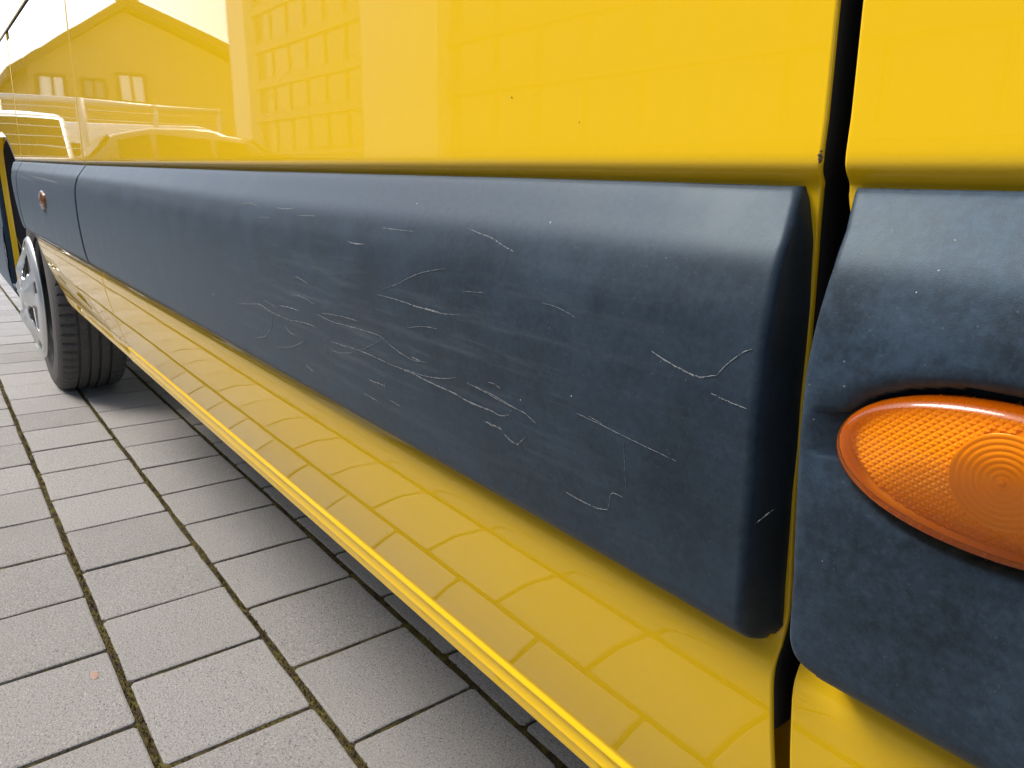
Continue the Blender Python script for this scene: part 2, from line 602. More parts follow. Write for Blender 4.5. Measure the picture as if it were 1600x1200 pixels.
ROWS_DOOR = UPPER + STEP + MIDDLE + LOWER
sliding = vobj("sliding_door", panel(ROWS_DOOR + BEAD, gap_l, SEAM - .0020, 60), PAINT)
quarter = vobj("side_panel", panel(ROWS_DOOR + BEAD, -0.62, gap_r, 30, False, True), PAINT)
vobj("arch_panel", panel(UPPER + STEP[:7], -2.2, -0.62, 10, False, False), PAINT)
vobj("rear_panel", panel(STEP[7:] + MIDDLE + LOWER + CURL, -2.2, -1.56, 8, False, True), PAINT)
front_door = vobj("front_door", panel([r for r in UPPER if r[1] < 1.2] + STEP + MIDDLE + LOWER + CURL[1:], SEAM + .0020,
                                      lambda z: min(fr_seam(z) - .0020, arch_near(z)), 40, roll=FARROLL), PAINT)

# front wing round the wheel arch
def wing():
    near = panel([(-.2635, .925)] + [r for r in UPPER if r[1] < .922] + STEP + MIDDLE + [LOWER[0]], lambda z: fr_seam(z) + .0020, lambda z: max(arch_near(z), fr_seam(z) + .022), 12, True, True, roll=FARROLL)
    top = panel([r for r in UPPER if .928 < r[1] < 1.25] + [(-.2635, .925)], lambda z: fr_seam(z) + .0020, 4.28, 24, True, True, roll=FARROLL)
    front = panel([(-.2635, .925)] + [r for r in UPPER if r[1] < .922] + STEP + MIDDLE + LOWER + CURL[:8], arch_far, 4.28, 12, True, True)
    return near, top, front
wing_parts = wing()
fender = vobj("front_wing", wing_parts[1], PAINT)
vobj("wing_panel", wing_parts[0], PAINT)
vobj("front_corner", wing_parts[2], PAINT)
LIP = [(arch_far(z), z) for z in (.925, .905, .88, .84, .80, .75, .70, .65, .60, .55, .50, .45, .40, .36)]
vobj("arch_lip", grid([[(x - .001, -.2625, z), (x - .003, -.264, z), (x - .003, -.276, z), (x - .005, -.279, z), (x - .005, -.283, z)] for x, z in LIP]), PAINT, fender)

vobj("arch_trim", grid([[(x - .0015, -.2632, z), (x - .002, -.2500, z), (x + .001, -.2455, z), (x + .02, -.2435, z), (x + .075, -.2445, z), (x + .082, -.262, z)] for x, z in LIP]), TRIM, fender)
# body behind the panels: roof, far side, ends, jambs, floor
def shell():
    secs = []
    for X, zt, zs in ((-2.2, 2.35, 2.05), (2.5, 2.35, 2.05), (3.1, 2.05, 1.85), (3.75, 1.30, 1.22), (4.25, 1.02, .98)):
        secs.append([(X, -.45, .46), (X, -.345, .47), (X, -.345, min(1.15, zs - .05)), (X, -.35, zs - .03), (X, -.42, zs), (X, -.60, zt - .04), (X, -.8, zt), (X, -1.65, zt), (X, -1.85, zt - .04),
                     (X, -2.05, zs), (X, -2.17, 1.1), (X, -2.17, .45), (X, -.45, .46)])
    V, F = grid(secs)
    n = len(secs[0])
    F.append(tuple(range(n - 1))); F.append(tuple((len(secs) - 1) * n + i for i in range(n - 1)))
    return V, F
# windows of the cab sit above the belt line
vobj("body_shell", shell(), PAINT)
vobj("upper_side", join(panel(catmull([(-.36, 2.08), (-.325, 1.95), (-.285, 1.60)], 3), -2.2, 1.72, 20, False, True)), PAINT)
vobj("floor", box(-2.1, 2.5, -2.1, -.36, .40, .455), STEEL)
vobj("door_jamb", join(box(.05, .28, -.335, -.318, .46, 1.7)), PAINT)
vobj("door_seal", box(.06, .27, -.318, -.2985, .565, 1.7), BLACK)
vobj("door_seal", box(1.66, 1.80, -.318, -.292, .60, 1.2), BLACK)
vobj("sill_seal", box(1.68, 1.77, -.345, -.330, .44, .60), BLACK)
vobj("door_seal", box(2.76, 2.92, -.318, -.292, .62, 1.22), BLACK)
zz = [.56 + .004 * i for i in range(80)] + [.88 + .03 * i for i in range(25)]
_rz = sorted((z, y) for y, z in ROWS_DOOR)
def door_y(z):
    return lerp(z, [a for a, b in _rz], [b for a, b in _rz])
vobj("edge_seal", grid([[(gap_l(z) + .0010, door_y(z) - .0012, z), (gap_l(z) - .0003, door_y(z) - .0024, z), (gap_l(z) - .0005, -.298, z), (gap_l(z) + .02, -.300, z)] for z in zz]), BLACK, sliding)
_zs = (.36, .45, .55, .65, .75, .84, .88, .905, .9245)
liner = [[(x, y, z) for y in (-.268, -.30, -.40, -.60, -.80)] for x, z in [(arch_far(z) + .003, z) for z in _zs] + [(arch_near(z) - .003, z) for z in reversed(_zs[3:])]]
vobj("wheel_liner", grid(liner), LINER)
vobj("inner_liner", box(2.80, 3.76, -.84, -.80, .40, .93), LINER)
liner = []
for i in range(25):
    a = math.radians(-20 + 220 * i / 24)
    liner.append([(-1.08 + .49 * math.cos(a), y, .36 + .49 * math.sin(a)) for y in (-.285, -.35, -.60, -.80)])
vobj("wheel_liner", grid(liner), LINER)
vobj("bumper", panel(catmull([(-.30, .64), (-.262, .632), (-.246, .60), (-.238, .54), (-.238, .42), (-.25, .33), (-.285, .28), (-.33, .27)], 3), lambda z: arch_far(z) + .004, 4.36, 16, True, True), TRIM)
vobj("front_bumper", box(4.28, 4.40, -2.1, -.34, .30, .62), TRIM)
glass = vobj("cab_window", panel([(-.268, 1.215), (-.275, 1.3), (-.285, 1.45), (-.31, 1.7), (-.335, 1.9)], lambda z: SEAM + .05, lambda z: lerp(z, [1.2, 1.3, 1.9], [3.30, 3.15, 2.75]), 20), GLASS)
vobj("belt_strip", panel(catmull([(-.266, 1.2245), (-.2625, 1.222), (-.2618, 1.213), (-.2622, 1.204), (-.266, 1.202)], 3), SEAM + .01, 3.28, 20), PAINT)
vobj("belt_seal", panel(catmull([(-.266, 1.2022), (-.2622, 1.2018), (-.2622, 1.2005), (-.266, 1.2)], 3), SEAM + .012, 3.27, 20), BLACK)

# ---------------------------------------------------------------- black side trim
def z_bot(X):
    return lerp(X, [-.6, .15, .3, 1.77, 2.92], [.6155, .6160, .6175, .6235, .622])
def z_cr(X):
    return lerp(X, [-.6, .2, .7, 1.3, 3.0, 4.3], [.772, .773, .775, .785, .802, .815])
def trim_section(X):
    zt, zc, zb = z_top(X), z_cr(X), z_bot(X)
    key = [(-.2735, zt - .0005), (-.2675, zt), (-.2655, zt - .0010), (-.2630, zt - .0040), (-.2565, zc + (zt - zc) * .55), (-.2495, zc + (zt - zc) * .18), (-.2455, zc - .006), (-.2428, zc - .018), (-.2416, zc - .034),
           (-.2414, zc - .055), (-.2425, .70), (-.2450, .67), (-.2480, .645), (-.2505, zb + .010), (-.2525, zb + .0045), (-.2552, zb + .0008), (-.2590, zb - .0022), (-.2640, zb - .0052), (-.2830, zb - .0140)]
    return catmull(key, 4)
TROLL = [(.0036, .04), (.0024, .022), (.0008, .0080), (.0004, .0036), (.0008, .0016), (.0018, .0005), (.0034, 0.0), (.0045, 0.0), (.009, 0.0)]
def trim(xa, xb, n, end_a, end_b, xa_f=None, xb_f=None, xs=None, dent=None):
    cols = []
    if end_a:
        cols += [('a', dx, d) for dx, d in end_a]
    else:
        cols += [('a', 0, 0)]
    cols += [('m', i / n, 0) for i in range(1, n)] if xs is None else [('x', x, 0) for x in xs]
    cols += [('b', dx, d) for dx, d in reversed(end_b)] if end_b else [('b', 0, 0)]
    out = []
    for kind, t, d in cols:
        Xr = {'a': xa, 'b': xb}.get(kind, xa + (xb - xa) * t if kind == 'm' else t)
        sec = trim_section(Xr)
        colp = []
        for y, z in sec:
            a = xa_f(z) if xa_f else xa
            b = xb_f(z) if xb_f else xb
            if kind == 'a' and t > .001 and d > .015:
                t2 = t + lerp(z, [.62, .66, .72, .79], [-.0056, -.0042, -.0014, -.0008])
                x = a + t2
                colp.append((x, max(y - d, min(y, -.2830)), z))
                continue
            x = a + t if kind == 'a' else b - t if kind == 'b' else a + (b - a) * t if kind == 'm' else t
            yy = max(y - d, min(y, -.2815)) if d else y
            if dent:
                yy = dent(x, yy, z)
            colp.append((x, yy, z))
        out.append(colp)
    return grid(out)
SOFT = [(0.0, .035), (0.0, .006), (.0006, .003), (.0018, .001), (.0040, .0002), (.008, 0), (.011, 0)]
def main_end(z):
    b = lerp(z, [.615, .70, .76, .785, .80, .806], [.1530, .1515, .1530, .1552, .1588, .1618])
    if z < .6165:
        t = max(0.0, min(1.0, (.6165 - z) / .0125))
        b += .0045 * (1 - math.sqrt(max(0.0, 1 - t * t)))
    return b
main_trim = vobj("rub_strip", trim(.155, SEAM - .0055, 60, TROLL, SOFT, xa_f=main_end), TRIM, sliding)
door_trim = vobj("rub_strip", trim(SEAM + .0055, 2.84, 40, SOFT, SOFT, xb_f=lambda z: 2.848 - .0), TRIM, front_door)
def trim_end(z):
    return lerp(z, [.62, .70, .80, .836], [2.925, 2.955, 3.02, 3.14])
wing_trim = vobj("rub_strip", trim(2.856, 3.02, 12, SOFT, SOFT, xb_f=trim_end), TRIM, fender)
vobj("rub_strip", trim(3.66, 4.27, 12, SOFT, SOFT, xa_f=lambda z: arch_far(z) + .006), TRIM, fender)

# near strip: faded, with a dished seat for the marker lamp
LX, LZ, LA, LB = .0695, .7195, .0510, .0248
def ell(x, z):
    return math.hypot((x - LX) / LA, (z - LZ) / LB)
def dent(x, y, z):
    e = math.hypot((x - LX) / (LA + .0015), (z - LZ) / (LB + .0015))
    if e < 1.0:
        return min(y, -.2525)
    k = (e - 1.0) * LB
    if k < .006:
        return y - .0045 * (1 - k / .006) ** 2.2
    return y
def near_end(z):
    b = lerp(z, [.618, .66, .74, .777, .79, .806], [.1310, .1312, .1350, .1345, .1358, .1397])
    if z < .634:
        t = max(0.0, min(1.0, (.634 - z) / .016))
        b -= .010 * (1 - math.sqrt(max(0.0, 1 - t * t)))
    return b
CRISP = [(0.0, .035), (0.0, .0020), (.0003, .0008), (.0010, .0002), (.0025, 0), (.0055, 0)]
def near_strip():
    xs = [-.60 + i * .05 for i in range(1, 12)] + [-.03 + i * .0013 for i in range(int(.152 / .0013))]
    V, F = [], []
    cols = [('x', -.6, 0)] + [('x', x, 0) for x in xs] + [('b', dx, d) for dx, d in reversed(CRISP)]
    out = []
    for kind, t, d in cols:
        sec = trim_section(.1)
        fine = []
        for i in range(len(sec) - 1):
            s = sec[i]; e = sec[i + 1]
            k = max(1, int(abs(s[1] - e[1]) / .0013))
            fine += [(s[0] + (e[0] - s[0]) * j / k, s[1] + (e[1] - s[1]) * j / k) for j in range(k)]
        fine.append(sec[-1])
        col = []
        for y, z in fine:
            x = near_end(z) - t if kind == 'b' else min(t, near_end(z) - .0062 - (.135 - t) * 1e-3)
            yy = max(y - d, min(y, -.2735)) if d else y
            col.append((x, dent(x, yy, z), z))
        out.append(col)
    return grid(out)
near_trim = vobj("rub_strip", near_strip(), TRIM_W, quarter)
near_trim["label"] = "faded mottled black rub strip carrying the large amber lamp"

# ---------------------------------------------------------------- amber marker lamps
def lamp(parent, cx, cz, yface, fine=True):
    N = 72 if fine else 28
    def ring(s, y):
        return [(cx + LA * s * math.cos(2 * math.pi * i / N), y, cz + LB * s * math.sin(2 * math.pi * i / N) * (1 + .03 * math.cos(4 * math.pi * i / N))) for i in range(N)]
    prof = [(1.0, -.0085), (1.0, -.001), (.992, .0012), (.975, .0030), (.95, .0044), (.92, .0052), (.87, .0058), (.7, .0072), (.5, .0083), (.3, .0090), (.12, .0093)]
    rings = [ring(s, yface + d) for s, d in prof]
    V = [p for r in rings for p in r] + [(cx, yface + .0094, cz)]
    F = [(k * N + i, k * N + (i + 1) % N, (k + 1) * N + (i + 1) % N, (k + 1) * N + i) for k in range(len(rings) - 1) for i in range(N)]
    e = (len(rings) - 1) * N
    F += [(e + i, e + (i + 1) % N, len(V) - 1) for i in range(N)]
    lens = vobj("marker_lamp", (V, F), LENS, parent)
    # reflector plate with pyramids behind the lens, ringed bull's eye in the middle
    yp = yface - .0040
    V, F = [], []
    pit = .0027 if fine else .006
    nx, nz = int(2 * LA / pit) + 1, int(4 * LB / pit) + 1
    for i in range(-nx // 2 - 1, nx // 2 + 2):
        for j in range(-nz // 2 - 2, nz // 2 + 3):
            x, z = cx + (i + .5 * (j % 2)) * pit, cz + j * pit * .5
            s = math.hypot((x - cx) / LA, (z - cz) / (LB * .97))
            if s > .955 or (fine and math.hypot(x - cx + .001, z - cz) < .0150):
                continue
            k = len(V); h = pit * .5
            q = lambda zz: yp - .0038 * ((zz - cz) / LB) ** 2 - .0012 * ((x - cx) / LA) ** 2
            V += [(x - h, q(z), z), (x, q(z - h), z - h), (x + h, q(z), z), (x, q(z + h), z + h), (x, q(z) + pit * .30, z)]
            F += [(k, k + 1, k + 4), (k + 1, k + 2, k + 4), (k + 2, k + 3, k + 4), (k + 3, k, k + 4)]
    base_k = None
    for s_ in (.2, .5, .8, .955, .985, .995):
        dy = -.0002 if s_ < .97 else .0022 if s_ < .99 else .0040
        b = [(x, yp - .0038 * ((z - cz) / LB) ** 2 - .0012 * ((x - cx) / LA) ** 2 + dy, z) for x, y, z in ring(s_, yp)]
        k = len(V); V += b
        if base_k is None:
            F.append(tuple(range(k, k + N)))
        else:
            F += [(base_k + i, base_k + (i + 1) % N, k + (i + 1) % N, k + i) for i in range(N)]
        base_k = k
    vobj("reflector", (V, F), PLATE, lens, smooth=False)["kind"] = "stuff"
    if fine:
        M_ = 56
        pr = []
        r = .0152
        while r > .0012:
            pr += [(r, .0024), (r - .0004, .0027), (r - .0012, .0026), (r - .0016, .0023)]
            r -= .0019
        pr += [(.0012, .003), (.0007, .0044), (.0001, .0048)]
        rr = [[(cx - .0005 + a * math.cos(2 * math.pi * i / M_), yp + d, cz + a * math.sin(2 * math.pi * i / M_)) for i in range(M_ + 1)] for a, d in pr]
        vobj("bullseye", grid(rr), plain("amber_optic", (0.88, 0.31, 0.004), 0.3, 0.0, 0.7), lens)
    return lens
big = lamp(quarter, LX, LZ, -.2435)
big["label"] = "large amber oval marker lamp with ringed centre"
sm_ = lamp(fender if False else front_door, 2.232, .7345, -.2425, False)
sm_["label"] = "small distant amber oval marker lamp"

# ---------------------------------------------------------------- wear: scratches, grit, chips
SCR = [(0.5, [(0.7842, 0.774), (0.7607, 0.7757), (0.7371, 0.7783), (0.7147, 0.778), (0.6977, 0.7752)]), (0.8, [(0.6562, 0.7772), (0.6375, 0.777), (0.6192, 0.7779)]), (0.5, [(0.6953, 0.7672), (0.6667, 0.7678)]), (0.5, [(0.6077, 0.7729), (0.5689, 0.7742)]), (0.5, [(0.458, 0.7716), (0.4408, 0.7714), (0.4173, 0.7715)]), (0.9, [(0.5046, 0.7588), (0.4955, 0.7582), (0.4796, 0.7588)]), (0.6, [(0.3595, 0.7774), (0.3482, 0.7756), (0.3323, 0.7733), (0.3214, 0.7702), (0.3111, 0.7681)]), (0.5, [(0.4508, 0.7301), (0.4317, 0.7358), (0.4137, 0.7427), (0.3968, 0.748), (0.3722, 0.7527)]), (0.6, [(0.4576, 0.7259), (0.4354, 0.7262), (0.4147, 0.7256), (0.3952, 0.7252), (0.3769, 0.7251), (0.3548, 0.7272)]), (1.0, [(0.409, 0.7249), (0.3925, 0.7253), (0.3769, 0.7254)]), (0.4, [(0.3534, 0.7416), (0.3409, 0.7426), (0.3311, 0.7434)]), (0.3, [(0.2816, 0.7447), (0.2712, 0.7442), (0.2628, 0.7428), (0.2563, 0.7411)]), (0.6, [(0.6089, 0.7198), (0.5988, 0.7221), (0.5761, 0.7188)]), (0.7, [(0.6143, 0.7044), (0.5992, 0.7064), (0.5673, 0.7038)]), (0.9, [(0.7704, 0.6763), (0.7313, 0.6806), (0.7044, 0.6844), (0.687, 0.683), (0.6675, 0.6812), (0.6272, 0.6808)]), (0.6, [(0.6867, 0.6908), (0.6728, 0.6893), (0.6564, 0.6881)]), (0.9, [(0.6498, 0.6911), (0.6229, 0.6926), (0.6039, 0.6928)]), (0.7, [(0.668, 0.68), (0.6735, 0.6706), (0.6855, 0.6609), (0.7029, 0.6523), (0.7329, 0.6456)]), (0.9, [(0.6272, 0.6808), (0.5915, 0.6839), (0.5686, 0.6837)]), (0.8, [(0.5979, 0.672), (0.6033, 0.666), (0.6167, 0.6601), (0.6369, 0.6542), (0.6713, 0.6474)]), (0.6, [(0.5648, 0.6958), (0.5355, 0.694), (0.5074, 0.6954), (0.4674, 0.6967), (0.4526, 0.6961)]), (0.5, [(0.5553, 0.6982), (0.5176, 0.7013), (0.4875, 0.7017)]), (1.0, [(0.6406, 0.6728), (0.6314, 0.6692), (0.6189, 0.6683)]), (0.7, [(0.5425, 0.6766), (0.5198, 0.6777), (0.4891, 0.6792), (0.4645, 0.6789), (0.4449, 0.678)]), (0.4, [(0.5468, 0.6689), (0.5257, 0.6706), (0.505, 0.675)]), (0.4, [(0.4928, 0.6788), (0.4693, 0.6881), (0.4509, 0.6964)]), (0.3, [(0.5573, 0.6773), (0.5534, 0.6686), (0.5544, 0.6607)]), (1.0, [(0.4449, 0.678), (0.4201, 0.6785), (0.3918, 0.677), (0.3657, 0.6765), (0.3464, 0.6748), (0.3259, 0.6752), (0.3163, 0.6746), (0.3087, 0.6774)]), (0.5, [(0.4527, 0.6952), (0.436, 0.6911), (0.4154, 0.6881), (0.3953, 0.6899)]), (0.9, [(0.4151, 0.6897), (0.4009, 0.6895)]), (0.5, [(0.4229, 0.6794), (0.3996, 0.6799), (0.3749, 0.6836), (0.3618, 0.6872)]), (0.6, [(0.3498, 0.6868), (0.3338, 0.6856), (0.3166, 0.6837), (0.3003, 0.6826), (0.2944, 0.6822), (0.285, 0.679)]), (0.5, [(0.3451, 0.6864), (0.325, 0.6857), (0.3023, 0.6828)]), (1.4, [(0.6047, 0.6444), (0.589, 0.6405)]), (1.2, [(0.483, 0.6586), (0.4568, 0.6594)]), (0.6, [(0.4563, 0.6621), (0.4572, 0.6576)]), (0.8, [(0.4936, 0.6444), (0.472, 0.644)]), (0.7, [(0.4505, 0.6499), (0.4377, 0.6489)]), (0.4, [(0.4202, 0.7083), (0.3986, 0.7131), (0.3798, 0.7148)]), (1.6, [(0.3334, 0.6668), (0.3159, 0.6662)]), (0.9, [(0.3139, 0.664), (0.3078, 0.6616), (0.3027, 0.6613), (0.2996, 0.6631), (0.2943, 0.6684)]), (0.5, [(0.3287, 0.6923), (0.3222, 0.6925), (0.316, 0.6913)]), (0.9, [(0.2064, 0.734), (0.1984, 0.7315), (0.1892, 0.7294), (0.1805, 0.7283), (0.1718, 0.7308)]), (0.6, [(0.1718, 0.7308), (0.1683, 0.7354), (0.1619, 0.7417), (0.1573, 0.7444)]), (0.7, [(0.1737, 0.723), (0.1649, 0.7216), (0.1564, 0.7208)]), (0.4, [(0.2527, 0.6933), (0.237, 0.6922), (0.2223, 0.6908)]), (0.3, [(0.2223, 0.6908), (0.2085, 0.6897), (0.1892, 0.6883)]), (0.9, [(0.2624, 0.6464), (0.2517, 0.6456), (0.2394, 0.646), (0.2316, 0.648)]), (0.6, [(0.2316, 0.648), (0.2297, 0.6529), (0.2293, 0.6565), (0.2268, 0.6589), (0.2207, 0.6588)]), (0.25, [(0.2205, 0.6874), (0.2186, 0.6637)]), (0.4, [(0.1479, 0.6751), (0.1411, 0.6837)]), (0.5, [(0.2437, 0.6942), (0.2351, 0.6927)]), (1.0, [(2.8741, 0.7925), (2.5359, 0.7821), (2.3393, 0.7711)]), (1.5, [(2.5307, 0.7928), (2.2041, 0.7856), (1.9514, 0.7799)])]
SPOTS = [((0.1041, 0.7724), 1), ((0.0998, 0.7797), 1), ((0.0989, 0.7891), 0.8), ((0.8545, 0.6742), 1), ((0.2898, 0.7841), 1), ((0.4261, 0.7889), 1), ((0.2568, 0.7014), 0.7), ((0.2979, 0.689), 0.7)]
FZ = [.60, .63, .70, .715, .76, .775, .79, .805]
def face_y(X, z):
    sec = trim_section(X)
    for (y0, z0), (y1, z1) in zip(sec[8:-12], sec[9:-11]):
        if z1 <= z <= z0:
            t = (z0 - z) / max(1e-6, z0 - z1)
            return y0 + (y1 - y0) * t
    return -.25
def ribbon(pl, w, lift=.0003):
    pts = catmull([(x, z) for x, z in pl], 8) if len(pl) > 2 else [(pl[0][0] + (pl[1][0] - pl[0][0]) * i / 10, pl[0][1] + (pl[1][1] - pl[0][1]) * i / 10) for i in range(11)]
    g2 = random.Random(int(pl[0][0] * 1e5))
    V, F = [], []
    n = len(pts)
    for i, (x, z) in enumerate(pts):
        x0, z0 = pts[max(0, i - 1)]; x1, z1 = pts[min(n - 1, i + 1)]
        dx, dz = x1 - x0, z1 - z0
        L = math.hypot(dx, dz) or 1
        t = i / (n - 1)
        ww = w * (.25 + .75 * math.sin(math.pi * min(1, max(0, t))) ** .6) * g2.uniform(.35, 1.25)
        jx, jz = g2.gauss(0, w * .12), g2.gauss(0, w * .12)
        nx, nz = -dz / L * ww / 2, dx / L * ww / 2
        for s in (-1, 0, 1):
            xx, zz = x + jx + s * nx, z + jz + s * nz
            V.append((xx, face_y(xx, zz) + lift + (.00006 if s == 0 else -.00012), zz))
    for i in range(n - 1):
        for s in (0, 1):
            F.append((i * 3 + s, i * 3 + s + 1, i * 3 + s + 4, i * 3 + s + 3))
    return V, F
rs = []
rs2 = []
for w, pl in SCR:
    far = 1 + pl[0][0] * .9
    rib = ribbon(pl, w * .00072 * far * (.5 if pl[0][0] > 1.7 else 1))
    (rs if pl[0][0] < 1.7 else rs2).append(rib)
sc_ = vobj("scratch_marks", join(*rs), SCRATCH, sliding); sc_["kind"] = "stuff"
sc_ = vobj("scratch_marks", join(*rs2), SCRATCH, front_door); sc_["kind"] = "stuff"
g3 = random.Random(3)
def blob(x, y, z, r, k=6):
    V = [(x + r * g3.uniform(.6, 1.2) * math.cos(a * 2 * math.pi / k), y, z + r * g3.uniform(.6, 1.2) * math.sin(a * 2 * math.pi / k)) for a in range(k)] + [(x, y + r * .5, z)]
    return V, [(i, (i + 1) % k, k) for i in range(k)]
near_sp = [blob(x, face_y(x, z), z, .0004 * s) for (x, z), s in SPOTS if x < .14]
main_sp = [blob(x, face_y(x, z), z, .0005 * s * (1 + x)) for (x, z), s in SPOTS if x > .14]
o = vobj("grit", join(*near_sp), GRIT, quarter); o["kind"] = "stuff"
o = vobj("grit", join(*main_sp), GRIT, sliding); o["kind"] = "stuff"
chips = [blob(.1534, -.2638, .8160, .0009, 9), blob(.1532, -.2641, .8148, .0012, 11), blob(.1536, -.2646, .8136, .0007, 7), blob(.1531, -.2638, .8174, .0006, 7), blob(.3405, -.2638, .849, .0006), blob(.66, -.2765, .6075, .0020)]
o = vobj("paint_chips", join(*chips), CHIP, sliding); o["kind"] = "stuff"

# ---------------------------------------------------------------- wheels
WR = .356
def tyre():
    K_ = WR / .342
    prof = [(.098, .205), (.106, .212), (.113, .235), (.1165, .262), (.1165, .285), (.113, .308), (.107, .322), (.101, .331), (.096, .3355), (.090, .3385), (.080, .3405), (.060, .3415), (.0545, .3418),
            (.0535, .334), (.0465, .334), (.0455, .3419), (.0200, .342), (.0190, .334), (.0120, .334), (.0110, .342), (-.0110, .342), (-.0120, .334), (-.0190, .334), (-.0200, .342), (-.0455, .3419), (-.0465, .334),
            (-.0535, .334), (-.0545, .3418), (-.080, .3405), (-.096, .3355), (-.107, .322), (-.1165, .28), (-.113, .235), (-.098, .205)]
    prof = [(w, r * K_) for w, r in prof]
    NL, SUB = 62, 5
    N = NL * SUB
    V = []
    for k in range(N):
        a = 2 * math.pi * k / N
        slot = k % SUB == 0
        sipe = (k % SUB == 2)
        for w, r in prof:
            rr = r
            if slot and .058 <= w <= .0975 and r > .343:
                rr -= .009
            if slot and -.0975 <= w <= -.058:
                rr -= .006
            if sipe and .012 < abs(w) < .045:
                rr -= .0025
            V.append((rr * math.sin(a), w, max(rr * math.cos(a), -WR + .0065)))
    n = len(prof)
    F = [(k * n + j, k * n + j + 1, ((k + 1) % N) * n + j + 1, ((k + 1) % N) * n + j) for k in range(N) for j in range(n - 1)]
    return V, F
def hubcap():
    NS = 5
    rad = [.0, .012, .030, .036, .040, .050, .062, .078, .092, .106, .122, .138, .152, .160, .168, .178, .188, .196, .203, .2055]
    def h(r):
        return lerp(r, [0, .030, .036, .040, .06, .10, .16, .185, .200, .2055], [.052, .050, .047, .040, .044, .040, .022, .016, .010, .0])
    N = 120
    V, F = [], []
    for i in range(N):
        a = 2 * math.pi * i / N
        c = abs(((a / (2 * math.pi) * NS) % 1) - .5) * 2     # 1 in the middle of a spoke
        for r in rad:
            bulge = .014 * max(0, (c - .45) / .55) * max(0, 1 - abs(r - .10) / .07)
            nut = .004 if (.055 < r < .085 and (i * 6 // N * (N // 6) + N // 12 - 4) <= i <= (i * 6 // N * (N // 6) + N // 12 + 4)) else 0
            V.append((r * 1.10 * math.sin(a), .128 + h(r) + bulge + nut, r * 1.10 * math.cos(a)))
    n = len(rad)
    for i in range(N):
        a = 2 * math.pi * (i + .5) / N
        c = abs(((a / (2 * math.pi) * NS) % 1) - .5) * 2
        for j in range(n - 1):
            rm = (rad[j] + rad[j + 1]) / 2
            wide = lerp(rm, [.088, .12, .165], [.18, .52, .62])
            if .088 < rm < .166 and c < wide * .68:
                continue
            if .170 < rm < .184 and c > .82:
                continue
            F.append((i * n + j, i * n + j + 1, ((i + 1) % N) * n + j + 1, ((i + 1) % N) * n + j))
    return V, F
def rim():
    prof = [(.070, .0), (.070, .08), (.055, .12), (.050, .17), (.085, .188), (.100, .213), (.096, .220), (.06, .2), (-.1, .2), (-.1, .207)]
    N = 48
    rows = [[(r * math.sin(2 * math.pi * i / N), w, r * math.cos(2 * math.pi * i / N)) for i in range(N + 1)] for w, r in prof]
    return grid(rows)
def vwheel(x, y, steer):
    w = vobj("wheel", ([Vector(p) + BASE for p in rim()[0]], rim()[1]), STEEL)
    w.location = Vector((x, y, WR - .0065)) - BASE
    w.rotation_euler = (0, 0, steer)
    t = obj("tyre", tyre(), TYRE, w, False)
    h = obj("hubcap", hubcap(), SILVER, w)
    md = h.modifiers.new("thickness", 'SOLIDIFY'); md.thickness = .0035; md.offset = -1
    return w
w1 = vwheel(3.24, -.418, 0.0)
def copy_wheel(x, y, rz):
    a = w1.copy(); C.objects.link(a); a.location = Vector((x, y, WR - .0065)) - BASE; a.rotation_euler = (0, 0, rz)
    for ch in list(w1.children):
        c = ch.copy(); C.objects.link(c); c.parent = a
copy_wheel(-1.08, -.425, 0)
copy_wheel(3.24, -2.02, math.pi)
copy_wheel(-1.08, -2.02, math.pi)

# ================================================================ what the paint mirrors: the far side of the yard
WALL = plain("pale_render", (0.38, 0.36, 0.31), 0.8, var=.12, scale=.6)
WALL2 = plain("white_panel", (0.74, 0.72, 0.66), 0.6, var=.06, scale=.8)
BRICK = plain("brown_render", (0.33, 0.22, 0.12), 0.9, var=.25, scale=1.5)
ROOF = plain("dark_roof_tile", (0.05, 0.035, 0.03), 0.85, var=.3, scale=3)
PANE = plain("window_pane", (0.15, 0.15, 0.14), 0.12)
CURTAIN = plain("pale_blind", (0.75, 0.74, 0.70), 0.7)  # plain pale colour behind two of the house windows
GALV = plain("galvanised_steel", (0.52, 0.53, 0.53), 0.45, 0.5)
WHITEC = plain("white_car_paint", (0.80, 0.80, 0.80), 0.3, 0, 1.0)
DARKC = plain("dark_car_paint", (0.035, 0.037, 0.04), 0.3, 0, 1.0)
CARGLASS = plain("tinted_glass", (0.02, 0.02, 0.02), 0.35)
CARGLASS.node_tree.nodes["Principled BSDF"].inputs["Specular IOR Level"].default_value = 0.15
DOORM = plain("grey_door", (0.25, 0.25, 0.26), 0.6)

FB = 1 / 2.99
OX, OY = 5.3, 7.0
off = thing("workshop_building", "long pale workshop building with a grid of windows facing the side of the van", "building", (OX, OY, 0))
def bz(z):
    return 0.0 if z <= 0 else .8 + (z - .8) * FB
def oobj(name, vf, mat, parent=None):
    return obj(name, ([Vector((p[0] * FB - OX, (p[1] - 22) * FB, bz(p[2]))) for p in vf[0]], vf[1]), mat, parent or off, False)
WALL3 = plain("grey_render", (0.22, 0.21, 0.19), 0.8, var=.12, scale=.6)
for k in range(7):
    zb = 3.05 + k * 2.62
    oobj("spandrel", box(-40, 35, 22, 22.3, zb - .62, zb), WALL3)
    oobj("spandrel", box(43.6, 63.5, 22, 22.3, zb - .62, zb), WALL)
oobj("wall", box(-40, 43.6, 22.35, 44, 0, 18.6), WALL3)
oobj("wall", box(43.6, 63.5, 22.35, 44, 0, 18.6), WALL)
oobj("stair_tower", box(35, 43.6, 21.5, 22.34, 0, 19), WALL2)
oobj("corner_pier", box(63.5, 67.5, 21.4, 44, 0, 19), WALL2)
